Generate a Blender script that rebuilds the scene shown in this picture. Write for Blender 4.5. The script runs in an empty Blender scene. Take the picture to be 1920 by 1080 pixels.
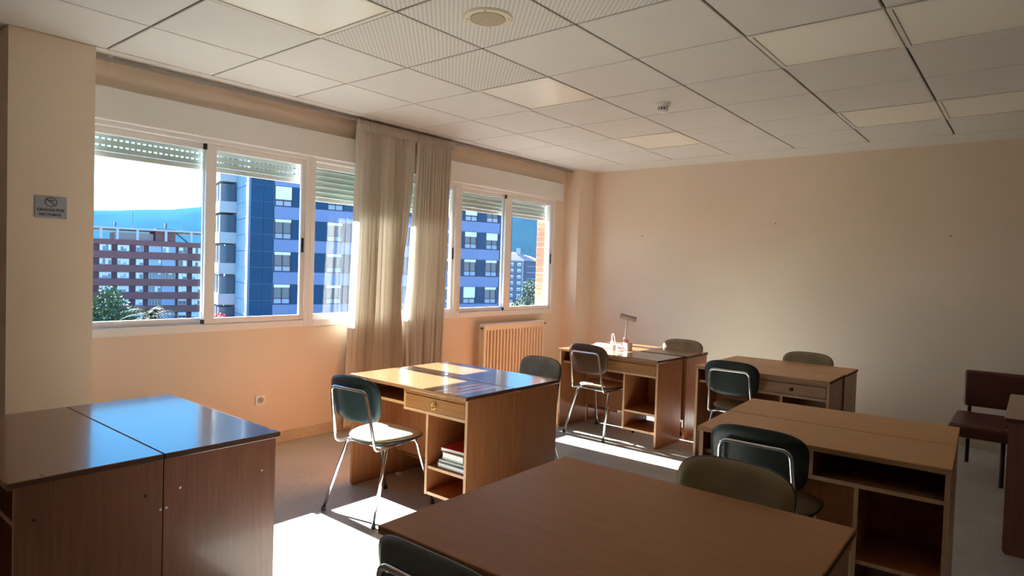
import bpy, bmesh, math, random
from mathutils import Vector, Matrix

random.seed(7)
scene = bpy.context.scene
COL = scene.collection

# ------------------------------------------------------------------ camera
cam_d = bpy.data.cameras.new('camera')
cam = bpy.data.objects.new('camera', cam_d)
COL.objects.link(cam)
CF = Vector((-0.63323025, 0.77339497, -0.02965919))
CR = Vector((0.77273108, 0.63391926, 0.03214101))
CU = Vector((-0.04365922, 0.00256592, 0.99904319))
cam.matrix_world = Matrix(((CR.x, CU.x, -CF.x, 4.71832), (CR.y, CU.y, -CF.y, -1.48532),
                           (CR.z, CU.z, -CF.z, 1.46993), (0, 0, 0, 1)))
cam_d.sensor_fit = 'HORIZONTAL'
cam_d.sensor_width = 36.0
cam_d.lens = 36.0 * 1205.04 / 1920.0
cam_d.clip_start = 0.05
cam_d.clip_end = 9000
scene.camera = cam

# ------------------------------------------------------------------ world, sun, exposure
SUN_DIR = Vector((-1.0, 0.008, 0.675)).normalized()      # towards the sun
world = bpy.data.worlds.new('world')
scene.world = world
world.use_nodes = True
wn = world.node_tree.nodes
wl = world.node_tree.links
bg = wn['Background']
# clear afternoon sky: milky haze low down, clean blue above it, the same all round
tcw = wn.new('ShaderNodeTexCoord')
sep = wn.new('ShaderNodeSeparateXYZ')
ramp = wn.new('ShaderNodeValToRGB')
wl.new(tcw.outputs['Generated'], sep.inputs[0])
wl.new(sep.outputs['Z'], ramp.inputs['Fac'])
el = ramp.color_ramp.elements
el[0].position, el[0].color = 0.0, (0.62, 0.80, 0.92, 1)
el[1].position, el[1].color = 1.0, (0.04, 0.14, 0.40, 1)
for pos, c in ((0.10, (0.50, 0.72, 0.90, 1)), (0.16, (0.22, 0.54, 0.86, 1)), (0.24, (0.08, 0.38, 0.80, 1)), (0.45, (0.07, 0.25, 0.62, 1))):
    e_ = el.new(pos)
    e_.color = c
wl.new(ramp.outputs['Color'], bg.inputs['Color'])
bg.inputs['Strength'].default_value = 4.6

sun_d = bpy.data.lights.new('sun', 'SUN')
sun_d.energy = 76.0
sun_d.color = (1.0, 0.98, 0.95)
sun_d.angle = math.radians(0.53)
sun = bpy.data.objects.new('sun', sun_d)
COL.objects.link(sun)
sun.rotation_euler = SUN_DIR.to_track_quat('Z', 'Y').to_euler()
sun.location = (-20, 0, 20)

vs = scene.view_settings
scene.display_settings.display_device = 'sRGB'
vs.view_transform = 'Standard'
vs.look = 'None'
vs.exposure = 0.0
vs.gamma = 1.0
vs.use_curve_mapping = False
try:
    scene.cycles.max_bounces = 14
    scene.cycles.diffuse_bounces = 8
    scene.cycles.glossy_bounces = 5
    scene.cycles.transmission_bounces = 8
    scene.cycles.transparent_max_bounces = 16
    scene.cycles.sample_clamp_indirect = 12.0
    scene.cycles.caustics_reflective = False
    scene.cycles.caustics_refractive = False
except Exception:
    pass

# ------------------------------------------------------------------ materials
def new_mat(name):
    m = bpy.data.materials.new(name)
    m.use_nodes = True
    return m, m.node_tree.nodes, m.node_tree.links, m.node_tree.nodes['Principled BSDF']

def mat(name, col, rough=0.5, metal=0.0, spec=0.5, var=0.0, vscale=6.0, bump=0.0, bscale=80.0, stretch=(1, 1, 1), coat=0.0):
    m, n, l, b = new_mat(name)
    b.inputs['Base Color'].default_value = (*col, 1)
    b.inputs['Roughness'].default_value = rough
    b.inputs['Metallic'].default_value = metal
    b.inputs['Specular IOR Level'].default_value = spec
    if coat:
        b.inputs['Coat Weight'].default_value = coat
        b.inputs['Coat Roughness'].default_value = 0.12
    if var or bump:
        tc = n.new('ShaderNodeTexCoord')
        mp = n.new('ShaderNodeMapping')
        mp.inputs['Scale'].default_value = stretch
        l.new(tc.outputs['Object'], mp.inputs['Vector'])
    if var:
        t = n.new('ShaderNodeTexNoise')
        t.inputs['Scale'].default_value = vscale
        t.inputs['Detail'].default_value = 5
        l.new(mp.outputs['Vector'], t.inputs['Vector'])
        r = n.new('ShaderNodeValToRGB')
        r.color_ramp.elements[0].position = 0.3
        r.color_ramp.elements[1].position = 0.7
        r.color_ramp.elements[0].color = (*[c * (1 - var) for c in col], 1)
        r.color_ramp.elements[1].color = (*[min(1, c * (1 + var)) for c in col], 1)
        l.new(t.outputs['Fac'], r.inputs['Fac'])
        l.new(r.outputs['Color'], b.inputs['Base Color'])
    if bump:
        t2 = n.new('ShaderNodeTexNoise')
        t2.inputs['Scale'].default_value = bscale
        t2.inputs['Detail'].default_value = 4
        l.new(mp.outputs['Vector'], t2.inputs['Vector'])
        bp = n.new('ShaderNodeBump')
        bp.inputs['Strength'].default_value = bump
        bp.inputs['Distance'].default_value = 0.004
        l.new(t2.outputs['Fac'], bp.inputs['Height'])
        l.new(bp.outputs['Normal'], b.inputs['Normal'])
    return m

def wood(name, col, grain, rough=0.28, spec=0.5, contrast=0.28, coat=0.0):
    """veneer: streaks along one axis ('x' or 'z')"""
    m, n, l, b = new_mat(name)
    tc = n.new('ShaderNodeTexCoord')
    mp = n.new('ShaderNodeMapping')
    mp.inputs['Scale'].default_value = (1.6, 28, 28) if grain == 'x' else (28, 28, 1.6)
    l.new(tc.outputs['Object'], mp.inputs['Vector'])
    t = n.new('ShaderNodeTexNoise')
    t.inputs['Scale'].default_value = 2.2
    t.inputs['Detail'].default_value = 8
    t.inputs['Roughness'].default_value = 0.62
    t.inputs['Distortion'].default_value = 0.35
    l.new(mp.outputs['Vector'], t.inputs['Vector'])
    big = n.new('ShaderNodeTexNoise')
    big.inputs['Scale'].default_value = 2.0
    l.new(tc.outputs['Object'], big.inputs['Vector'])
    mx = n.new('ShaderNodeMath')
    mx.operation = 'MULTIPLY_ADD'
    mx.inputs[1].default_value = 0.35
    l.new(big.outputs['Fac'], mx.inputs[0])
    l.new(t.outputs['Fac'], mx.inputs[2])
    r = n.new('ShaderNodeValToRGB')
    e = r.color_ramp.elements
    e[0].position, e[1].position = 0.45, 0.88
    e[0].color = (*[c * (1 - contrast) for c in col], 1)
    e[1].color = (*[min(1, c * (1 + contrast)) for c in col], 1)
    l.new(mx.outputs[0], r.inputs['Fac'])
    l.new(r.outputs['Color'], b.inputs['Base Color'])
    b.inputs['Roughness'].default_value = rough
    b.inputs['Specular IOR Level'].default_value = spec
    if coat:
        b.inputs['Coat Weight'].default_value = coat
        b.inputs['Coat Roughness'].default_value = 0.08
    return m

def glass_mat(name, tint, refl=1.0):
    m = bpy.data.materials.new(name)
    m.use_nodes = True
    n, l = m.node_tree.nodes, m.node_tree.links
    n.clear()
    out = n.new('ShaderNodeOutputMaterial')
    tr = n.new('ShaderNodeBsdfTransparent')
    tr.inputs['Color'].default_value = (*tint, 1)
    gl = n.new('ShaderNodeBsdfGlossy')
    gl.inputs['Roughness'].default_value = 0.02
    fr = n.new('ShaderNodeLayerWeight')          # Schlick term, the same from both sides of the pane
    fr.inputs['Blend'].default_value = 0.5
    pw = n.new('ShaderNodeMath')
    pw.operation = 'POWER'
    pw.inputs[1].default_value = 5.0
    l.new(fr.outputs['Facing'], pw.inputs[0])
    mu = n.new('ShaderNodeMath')
    mu.operation = 'MULTIPLY_ADD'
    mu.inputs[1].default_value = 0.9 * refl
    mu.inputs[2].default_value = 0.04 * refl
    mx = n.new('ShaderNodeMixShader')
    l.new(pw.outputs[0], mu.inputs[0])
    l.new(mu.outputs[0], mx.inputs[0])
    l.new(tr.outputs[0], mx.inputs[1])
    l.new(gl.outputs[0], mx.inputs[2])
    l.new(mx.outputs[0], out.inputs['Surface'])
    return m

def cloth_mat(name, col, trans, transcol):
    m = bpy.data.materials.new(name)
    m.use_nodes = True
    n, l = m.node_tree.nodes, m.node_tree.links
    n.clear()
    out = n.new('ShaderNodeOutputMaterial')
    tc = n.new('ShaderNodeTexCoord')
    t = n.new('ShaderNodeTexNoise')
    t.inputs['Scale'].default_value = 260
    l.new(tc.outputs['Object'], t.inputs['Vector'])
    bp = n.new('ShaderNodeBump')
    bp.inputs['Strength'].default_value = 0.15
    bp.inputs['Distance'].default_value = 0.002
    l.new(t.outputs['Fac'], bp.inputs['Height'])
    d = n.new('ShaderNodeBsdfDiffuse')
    d.inputs['Color'].default_value = (*col, 1)
    l.new(bp.outputs['Normal'], d.inputs['Normal'])
    tl = n.new('ShaderNodeBsdfTranslucent')
    tl.inputs['Color'].default_value = (*transcol, 1)
    mx = n.new('ShaderNodeMixShader')
    mx.inputs[0].default_value = trans
    l.new(d.outputs[0], mx.inputs[1])
    l.new(tl.outputs[0], mx.inputs[2])
    l.new(mx.outputs[0], out.inputs['Surface'])
    return m

def terrazzo(name, col):
    m, n, l, b = new_mat(name)
    tc = n.new('ShaderNodeTexCoord')
    v = n.new('ShaderNodeTexVoronoi')
    v.inputs['Scale'].default_value = 95
    l.new(tc.outputs['Object'], v.inputs['Vector'])
    t = n.new('ShaderNodeTexNoise')
    t.inputs['Scale'].default_value = 3.0
    t.inputs['Detail'].default_value = 5
    l.new(tc.outputs['Object'], t.inputs['Vector'])
    r1 = n.new('ShaderNodeValToRGB')
    r1.color_ramp.elements[0].color = (*[c * 0.86 for c in col], 1)
    r1.color_ramp.elements[1].color = (*[min(1, c * 1.12) for c in col], 1)
    l.new(v.outputs['Color'], r1.inputs['Fac'])
    r2 = n.new('ShaderNodeValToRGB')
    r2.color_ramp.elements[0].position = 0.3
    r2.color_ramp.elements[1].position = 0.72
    r2.color_ramp.elements[0].color = (0.88, 0.87, 0.86, 1)
    r2.color_ramp.elements[1].color = (1.05, 1.05, 1.04, 1)
    l.new(t.outputs['Fac'], r2.inputs['Fac'])
    mx = n.new('ShaderNodeMixRGB')
    mx.blend_type = 'MULTIPLY'
    mx.inputs[0].default_value = 1
    l.new(r1.outputs[0], mx.inputs[1])
    l.new(r2.outputs[0], mx.inputs[2])
    l.new(mx.outputs[0], b.inputs['Base Color'])
    b.inputs['Roughness'].default_value = 0.33
    b.inputs['Specular IOR Level'].default_value = 0.5
    return m

def perforated(name, col):
    m, n, l, b = new_mat(name)
    tc = n.new('ShaderNodeTexCoord')
    v = n.new('ShaderNodeTexWave')
    v.wave_type = 'BANDS'
    v.bands_direction = 'DIAGONAL'
    v.inputs['Scale'].default_value = 20
    v.inputs['Distortion'].default_value = 0
    l.new(tc.outputs['Object'], v.inputs['Vector'])
    r = n.new('ShaderNodeValToRGB')
    r.color_ramp.elements[0].color = (*[c * 0.76 for c in col], 1)
    r.color_ramp.elements[1].color = (*col, 1)
    l.new(v.outputs['Color'], r.inputs['Fac'])
    l.new(r.outputs[0], b.inputs['Base Color'])
    b.inputs['Roughness'].default_value = 0.6
    return m

M = {}
M['wall'] = mat('cream_plaster', (0.82, 0.68, 0.545), 0.62, spec=0.35, var=0.03, vscale=1.2, bump=0.12, bscale=120)
M['ceil'] = mat('ceiling_tile_white', (0.75, 0.73, 0.695), 0.55, spec=0.4, var=0.03, vscale=2)
M['ceil_border'] = mat('ceiling_border_white', (0.77, 0.75, 0.71), 0.6)
M['perf'] = perforated('ceiling_tile_perforated', (0.78, 0.76, 0.72))
M['ceil_void'] = mat('ceiling_joint_grey', (0.16, 0.14, 0.11), 0.8)
M['tbar'] = mat('ceiling_light_frame', (0.78, 0.75, 0.68), 0.4)
M['diffuser'] = mat('light_diffuser_opal', (0.97, 0.94, 0.84), 0.25, spec=0.5)
M['floor'] = terrazzo('terrazzo', (0.505, 0.50, 0.46))
M['skirting'] = terrazzo('skirting_terrazzo', (0.66, 0.54, 0.40))
M['alu'] = mat('white_lacquer_aluminium', (0.84, 0.83, 0.82), 0.35)
M['box'] = mat('shutter_box_white', (0.80, 0.80, 0.78), 0.45)
M['shutter'] = mat('shutter_slat_grey_green', (0.62, 0.70, 0.67), 0.45)
M['black'] = mat('black_plastic', (0.012, 0.012, 0.014), 0.45)
M['glass'] = glass_mat('window_glass', (0.93, 0.97, 0.97))
M['curtain'] = cloth_mat('curtain_cotton', (0.68, 0.635, 0.56), 0.24, (0.78, 0.74, 0.66))
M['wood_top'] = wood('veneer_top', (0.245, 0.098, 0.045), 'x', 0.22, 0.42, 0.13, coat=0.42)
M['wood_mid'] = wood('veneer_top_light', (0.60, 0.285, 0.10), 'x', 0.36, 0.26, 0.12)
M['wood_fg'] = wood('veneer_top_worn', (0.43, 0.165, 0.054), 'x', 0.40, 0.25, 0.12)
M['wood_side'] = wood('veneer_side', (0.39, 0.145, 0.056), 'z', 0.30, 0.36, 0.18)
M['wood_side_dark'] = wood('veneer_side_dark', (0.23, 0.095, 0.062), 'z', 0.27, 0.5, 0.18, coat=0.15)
M['wood_front'] = wood('veneer_drawer', (0.34, 0.150, 0.055), 'x', 0.3, 0.5, 0.25)
M['edge'] = wood('edge_band', (0.50, 0.30, 0.17), 'z', 0.4, 0.4, 0.15)
M['edge_top'] = wood('edge_band_top', (0.36, 0.19, 0.10), 'x', 0.35, 0.4, 0.15)
M['edge_dark'] = mat('edge_dark', (0.085, 0.036, 0.022), 0.6, spec=0.25)
M['chrome'] = mat('chrome', (0.80, 0.80, 0.82), 0.12, metal=1.0)
M['vinyl_green'] = mat('dark_green_vinyl', (0.018, 0.038, 0.042), 0.36, bump=0.15, bscale=220)
M['vinyl_black'] = mat('black_green_vinyl', (0.016, 0.024, 0.022), 0.42, bump=0.15, bscale=220)
M['vinyl_grey'] = mat('grey_green_vinyl', (0.17, 0.185, 0.18), 0.5, bump=0.15, bscale=220)
M['vinyl_brown'] = mat('brown_vinyl', (0.10, 0.045, 0.024), 0.4, bump=0.15, bscale=220)
M['fabric'] = mat('olive_tan_fabric', (0.34, 0.265, 0.16), 0.9, spec=0.1, var=0.18, vscale=9, bump=0.3, bscale=420)
M['fabric_grey'] = mat('greyish_tan_fabric', (0.30, 0.27, 0.21), 0.9, spec=0.1, var=0.18, vscale=9, bump=0.3, bscale=420)
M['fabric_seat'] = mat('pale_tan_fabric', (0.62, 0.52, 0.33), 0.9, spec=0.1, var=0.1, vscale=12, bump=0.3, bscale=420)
M['seat_orange_lit'] = mat('tan_seat_orange_lit', (0.55, 0.28, 0.12), 0.45, var=0.1, vscale=10)  # orange light falling on the seat is put into its colour
M['oxblood'] = mat('oxblood_vinyl', (0.10, 0.028, 0.019), 0.38, var=0.1, vscale=8, bump=0.1, bscale=200)
M['dark_metal'] = mat('dark_metal', (0.03, 0.022, 0.02), 0.4, metal=0.6)
M['rad'] = mat('radiator_enamel', (0.78, 0.67, 0.52), 0.4)
M['white_pl'] = mat('white_plastic', (0.86, 0.85, 0.84), 0.35)
M['rail_grey'] = mat('rail_grey', (0.30, 0.29, 0.27), 0.4)
M['grey_pl'] = mat('grey_plastic', (0.42, 0.42, 0.46), 0.4)
M['lamp_grey'] = mat('lamp_head_grey', (0.36, 0.35, 0.34), 0.4)
M['lamp_strip'] = mat('lamp_light_strip', (0.50, 0.49, 0.46), 0.5)
M['red_pl'] = mat('red_plastic', (0.65, 0.02, 0.05), 0.35)
M['darkred'] = mat('dark_red_plastic', (0.12, 0.01, 0.02), 0.35)
M['brass'] = mat('brass', (0.80, 0.56, 0.22), 0.25, metal=1.0)
M['screw'] = mat('screw_zinc', (0.75, 0.68, 0.58), 0.35, metal=0.6)
M['sign'] = mat('sign_brushed_grey', (0.36, 0.39, 0.45), 0.4, metal=0.0, var=0.06, vscale=30)
M['ink'] = mat('sign_black_print', (0.02, 0.02, 0.025), 0.5)
M['speaker'] = mat('speaker_ivory', (0.74, 0.66, 0.50), 0.45)
M['speaker_grille'] = mat('speaker_grille_beige', (0.46, 0.39, 0.27), 0.6, bump=0.4, bscale=300)
M['paper'] = mat('paper_white', (0.82, 0.82, 0.80), 0.7)
M['book_red'] = mat('book_cover_red', (0.42, 0.02, 0.02), 0.4)
M['book_green'] = mat('book_cover_pale_green', (0.55, 0.66, 0.60), 0.5)
M['book_blue'] = mat('book_cover_blue_grey', (0.30, 0.38, 0.48), 0.5)
M['book_white'] = mat('book_cover_white', (0.75, 0.77, 0.78), 0.5)
M['cord'] = mat('cord_yellow', (0.75, 0.62, 0.30), 0.6)
# outdoors
M['brick'] = mat('brick_orange', (0.60, 0.22, 0.13), 0.8, var=0.15, vscale=20, bump=0.4, bscale=90)
M['mortar'] = mat('mortar_pale', (0.62, 0.52, 0.44), 0.9, bump=0.3, bscale=100)
M['bb_brick'] = mat('far_brick_band', (0.20, 0.080, 0.078), 0.85, var=0.08, vscale=0.4)
M['bb_dark'] = mat('far_brick_recess', (0.10, 0.045, 0.055), 0.85, var=0.1, vscale=0.5)
M['bb_white'] = mat('far_white_concrete', (0.46, 0.47, 0.50), 0.7)
M['far_blind'] = mat('far_white_blind', (0.75, 0.75, 0.72), 0.7)
M['far_glass'] = mat('far_window_glass', (0.06, 0.09, 0.13), 0.1, spec=0.6)
M['far_glass_blue'] = mat('far_window_glass_blue', (0.14, 0.27, 0.48), 0.1, spec=0.7)
M['blue_panel'] = mat('dark_blue_panel', (0.008, 0.050, 0.115), 0.55, spec=0.2, var=0.1, vscale=0.3)
M['blue_side'] = mat('sunlit_blue_panel', (0.20, 0.36, 0.50), 0.5)  # sunlight on the tower's end face put into a paler blue
M['lav'] = mat('lavender_blue_panel', (0.17, 0.215, 0.37), 0.6, spec=0.2, var=0.05, vscale=0.4)
M['blue_joint'] = mat('panel_joint_pale', (0.12, 0.25, 0.42), 0.6)
M['grey_build'] = mat('far_grey_render', (0.30, 0.36, 0.48), 0.7)
M['grey_dark'] = mat('far_slate_render', (0.10, 0.14, 0.22), 0.7)
M['roof'] = mat('far_roof_pale', (0.45, 0.34, 0.34), 0.8)
M['ground'] = mat('ground_grey_green', (0.085, 0.085, 0.07), 0.95, var=0.25, vscale=0.05)  # darkened to stand in for shadows of buildings and trees
M['hill'] = mat('hazy_hill', (0.020, 0.068, 0.108), 1.0, spec=0.0, var=0.16, vscale=0.006)  # distance haze put into the colour as a blue tint
M['leaf'] = mat('leaf_green', (0.07, 0.12, 0.055), 0.7, var=0.3, vscale=0.9)
M['leaf_dark'] = mat('leaf_dark_green', (0.06, 0.11, 0.06), 0.7, var=0.3, vscale=0.9)
M['palm'] = mat('palm_green', (0.012, 0.034, 0.009), 0.7, spec=0.1, var=0.2, vscale=1.5)
M['leaf_red'] = mat('leaf_red', (0.45, 0.06, 0.07), 0.6, var=0.2, vscale=1.5)
M['bark'] = mat('bark', (0.10, 0.07, 0.05), 0.9, var=0.2, vscale=4)

# ------------------------------------------------------------------ mesh helpers
class MB:
    def __init__(self):
        self.bm = bmesh.new()

    def box(self, x0, x1, y0, y1, z0, z1, bev=0.0, mi=0, seg=2):
        bm = self.bm
        co = [(x0, y0, z0), (x1, y0, z0), (x1, y1, z0), (x0, y1, z0), (x0, y0, z1), (x1, y0, z1), (x1, y1, z1), (x0, y1, z1)]
        v = [bm.verts.new(c) for c in co]
        fs = [bm.faces.new([v[i] for i in f]) for f in
              ((3, 2, 1, 0), (4, 5, 6, 7), (0, 1, 5, 4), (1, 2, 6, 5), (2, 3, 7, 6), (3, 0, 4, 7))]
        if isinstance(mi, dict):
            for k, f in zip(('-z', '+z', '-y', '+x', '+y', '-x'), fs):
                f.material_index = mi.get(k, 0)
        else:
            for f in fs:
                f.material_index = mi
        if bev > 0:
            es = list({e for f in fs for e in f.edges})
            bmesh.ops.bevel(bm, geom=es, offset=bev, segments=seg, affect='EDGES', profile=0.5)
        return self

    def tube(self, pts, r, n=10, mi=0, cap=True, closed=False):
        bm = self.bm
        pts = [Vector(p) for p in pts]
        N = len(pts)
        rr = r if isinstance(r, (list, tuple)) else [r] * N
        rings = []
        prev = None
        for i, p in enumerate(pts):
            if closed:
                t = (pts[(i + 1) % N] - pts[i - 1]).normalized()
            else:
                a = pts[max(i - 1, 0)]
                b = pts[min(i + 1, N - 1)]
                t = (b - a).normalized()
            if prev is None:
                ref = Vector((0, 0, 1)) if abs(t.z) < 0.9 else Vector((1, 0, 0))
                u = t.cross(ref).normalized()
            else:
                u = (prev - t * prev.dot(t)).normalized()
            prev = u
            w = t.cross(u)
            rings.append([bm.verts.new(p + (u * math.cos(2 * math.pi * k / n) + w * math.sin(2 * math.pi * k / n)) * rr[i]) for k in range(n)])
        for i in range(N if closed else N - 1):
            a, b = rings[i], rings[(i + 1) % N]
            for k in range(n):
                f = bm.faces.new((a[k], a[(k + 1) % n], b[(k + 1) % n], b[k]))
                f.smooth = True
                f.material_index = mi
        if cap and not closed:
            f = bm.faces.new(list(reversed(rings[0])))
            f.material_index = mi
            f = bm.faces.new(rings[-1])
            f.material_index = mi
        return self

    def lathe(self, prof, c=(0, 0, 0), axis='z', n=32, mi=0):
        """prof: list of (radius, height) along axis"""
        bm = self.bm
        c = Vector(c)
        rings = []
        for (r, h) in prof:
            ring = []
            for k in range(n):
                a = 2 * math.pi * k / n
                if axis == 'z':
                    o = Vector((r * math.cos(a), r * math.sin(a), h))
                elif axis == 'y':
                    o = Vector((r * math.sin(a), h, r * math.cos(a)))
                else:
                    o = Vector((h, r * math.cos(a), r * math.sin(a)))
                ring.append(bm.verts.new(c + o))
            rings.append(ring)
        for a, b in zip(rings, rings[1:]):
            for k in range(n):
                f = bm.faces.new((a[k], a[(k + 1) % n], b[(k + 1) % n], b[k]))
                f.material_index = mi
        f = bm.faces.new(list(reversed(rings[0])))
        f.material_index = mi
        f = bm.faces.new(rings[-1])
        f.material_index = mi
        return self

    def poly(self, pts, d, mi=0):
        """extrude a planar polygon (3D points) along vector d"""
        bm = self.bm
        d = Vector(d)
        a = [bm.verts.new(Vector(p)) for p in pts]
        b = [bm.verts.new(Vector(p) + d) for p in pts]
        n = len(pts)
        fs = [bm.faces.new(list(reversed(a))), bm.faces.new(b)]
        for i in range(n):
            fs.append(bm.faces.new((a[i], a[(i + 1) % n], b[(i + 1) % n], b[i])))
        for f in fs:
            f.material_index = mi
        return self

    def grid(self, fn, nu, nv, mi=0, smooth=True):
        bm = self.bm
        vs_ = [[bm.verts.new(fn(i / nu, j / nv)) for j in range(nv + 1)] for i in range(nu + 1)]
        for i in range(nu):
            for j in range(nv):
                f = bm.faces.new((vs_[i][j], vs_[i + 1][j], vs_[i + 1][j + 1], vs_[i][j + 1]))
                f.smooth = smooth
                f.material_index = mi
        return self

    def mesh(self, name, mats):
        me = bpy.data.meshes.new(name)
        bmesh.ops.recalc_face_normals(self.bm, faces=self.bm.faces[:])
        self.bm.to_mesh(me)
        self.bm.free()
        for m in (mats if isinstance(mats, (list, tuple)) else [mats]):
            me.materials.append(m)
        return me

    def build(self, name, mats, parent=None):
        return link(name, self.mesh(name, mats), parent)

def link(name, data, parent=None):
    o = bpy.data.objects.new(name, data)
    COL.objects.link(o)
    if parent is not None:
        o.parent = parent
    return o

def tag(o, label, cat, group=None):
    o['label'] = label
    o['category'] = cat
    if group:
        o['group'] = group
    return o

def thing(name, label, cat, loc=(0, 0, 0), rz=0.0, group=None):
    o = link(name, None)
    o.location = loc
    o.rotation_euler = (0, 0, rz)
    o.empty_display_size = 0.1
    return tag(o, label, cat, group)

def struct(o):
    o['kind'] = 'structure'
    return o

def fillet(pts, r, n=5):
    """round the inner corners of a polyline"""
    pts = [Vector(p) for p in pts]
    out = [pts[0]]
    for a, p, b in zip(pts, pts[1:], pts[2:]):
        d1, d2 = (a - p), (b - p)
        k = min(r, d1.length * 0.49, d2.length * 0.49)
        s, e = p + d1.normalized() * k, p + d2.normalized() * k
        for i in range(n + 1):
            t = i / n
            out.append(s * (1 - t) ** 2 + p * 2 * t * (1 - t) + e * t ** 2)
    out.append(pts[-1])
    return out

# ------------------------------------------------------------------ the room shell
HC = 2.742          # ceiling height
XR, YB, YN = 8.4, 5.616, -4.6
WT = 0.08           # inner leaf of the window wall
SILL, WTOP = 0.935, 2.36

struct(MB().box(-0.26, XR + 0.1, YN - 0.1, YB + 0.1, -0.12, 0.0).build('floor', M['floor']))
ww = MB()
ww.box(-WT, 0, YN, YB, 0.0, SILL)                    # under the windows
ww.box(-WT, 0, YN, YB, WTOP, HC + 0.02)              # over the windows
ww.box(-WT, 0, YN, -0.06, SILL, WTOP)
ww.box(-WT, 0, 5.075, YB, SILL, WTOP)
wall_w = struct(ww.build('wall_left', M['wall']))
ow = MB()
ow.box(-0.27, -0.125, YN, YB + 0.6, -0.5, SILL - 0.02)
ow.box(-0.27, -0.125, YN, YB + 0.6, WTOP + 0.06, HC + 0.6)
ow.box(-0.262, -0.128, 5.072, YB + 0.6, SILL - 0.02, WTOP + 0.06)
ow.box(-0.27, -0.125, YN, -0.08, SILL - 0.02, WTOP + 0.06)
outer = ow.build('outer_leaf', M['mortar'], wall_w)
# bricks of the outer reveal seen through the last pane
bm1 = MB().box(-0.064, 0.064, -0.03, 0.03, -0.027, 0.027, bev=0.004, seg=1).mesh('brick', M['brick'])
z = SILL - 0.02 + 0.03
k = 0
while z < WTOP + 0.05:
    b = link('brick', bm1, outer)
    b.location = (-0.198 + random.uniform(-0.002, 0.002), 5.092 + random.uniform(-0.002, 0.002), z)
    z += 0.0655
    k += 1
# back wall, right wall, wall behind the camera
struct(MB().box(0, XR, YB, YB + 0.1, 0, HC + 0.02).build('wall_back', M['wall']))
struct(MB().box(XR, XR + 0.1, YN, YB + 0.1, 0, HC + 0.02).build('wall_right', M['wall']))
struct(MB().box(-0.08, XR, YN - 0.1, YN, 0, HC + 0.02).build('wall_front', M['wall']))
# pillars standing proud of the window wall
struct(MB().box(0, 0.216, -0.49, -0.06, 0, HC).build('wall_pillar_near', M['wall']))
struct(MB().box(0, 0.216, 5.285, YB, 0, HC).build('wall_pillar_corner', M['wall']))
# skirting
struct(MB().box(0, 0.014, -0.06, 5.285, 0, 0.09, bev=0.003).build('baseboard_left', M['skirting']))
struct(MB().box(0.216, XR, YB - 0.014, YB, 0, 0.09, bev=0.003).build('baseboard_back', M['skirting']))
pb = MB()
pb.box(0.216, 0.230, -0.504, -0.046, 0, 0.09, bev=0.003)
struct(pb.build('baseboard_pillar', M['skirting']))

# ceiling with its tiles
TS = 0.648
cb = MB()
cb.box(-0.08, XR + 0.1, YN - 0.1, YB + 0.1, HC + 0.012, HC + 0.10)
ceiling = struct(cb.build('ceiling', M['ceil_void']))
bd = MB()
bd.box(0.03, 0.212, YN, YB, HC, HC + 0.014)
bd.box(0.212, XR, 8 * TS + 0.002, YB, HC, HC + 0.014)
bd.build('ceiling_border', M['ceil_border'], ceiling)
g = 0.0062
tile_me = MB().box(g, TS - g, g, TS - g, 0, 0.014, bev=0.003, seg=1).mesh('ceiling_tile', M['ceil'])
perf_me = MB().box(g, TS - g, g, TS - g, 0, 0.014, bev=0.003, seg=1).mesh('ceiling_tile_perforated', M['perf'])
# cell (i, j): i counts from the window, j along the window wall; A0 = line between cells -1 and 0
PERF = {(1, 1), (2, 1), (3, 1), (1, 2), (2, 0)}
LIGHTS = {(1, 0): 'recessed opal light panel nearest the camera, cut by the photo top edge',
          (1, 3): 'recessed opal light panel two tiles beyond the round ceiling speaker',
          (1, 6): 'recessed opal light panel furthest down the room, left of the smoke detector',
          (4, 3): 'recessed opal light panel at upper right, inner one of the nearer side-by-side pair',
          (4, 6): 'recessed opal light panel by the back wall, inner one of the farther side-by-side pair',
          (5, 3): 'recessed opal light panel in the upper right photo corner, outer one of its pair',
          (5, 6): 'recessed opal light panel by the back wall, cut by the right photo edge'}
X0 = 0.216 + TS   # line A0
for i in range(-1, 12):
    for j in range(-7, 8):
        if X0 + i * TS + TS > XR or j * TS < YN - 0.05:
            continue
        if (i, j) in LIGHTS:
            continue
        t = link('ceiling_tile', perf_me if (i, j) in PERF else tile_me, ceiling)
        t.location = (X0 + i * TS, j * TS, HC)
fr_me = None
for (i, j), lab in LIGHTS.items():
    L = thing('ceiling_light', lab, 'ceiling light', (X0 + (i + .5) * TS, (j + .5) * TS, HC), 0, 'recessed ceiling lights')
    if fr_me is None:
        h = TS / 2 - 0.004
        w = 0.022
        f = MB()
        f.box(-h, h, -h, -h + w, -0.002, 0.012)
        f.box(-h, h, h - w, h, -0.002, 0.012)
        f.box(-h, -h + w, -h + w, h - w, -0.002, 0.012)
        f.box(h - w, h, -h + w, h - w, -0.002, 0.012)
        fr_me = f.mesh('frame', M['tbar'])
        df_me = MB().box(-h + w + 0.002, h - w - 0.002, -h + w + 0.002, h - w - 0.002, 0.004, 0.010).mesh('diffuser', M['diffuser'])
    link('frame', fr_me, L)
    link('diffuser', df_me, L)

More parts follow.
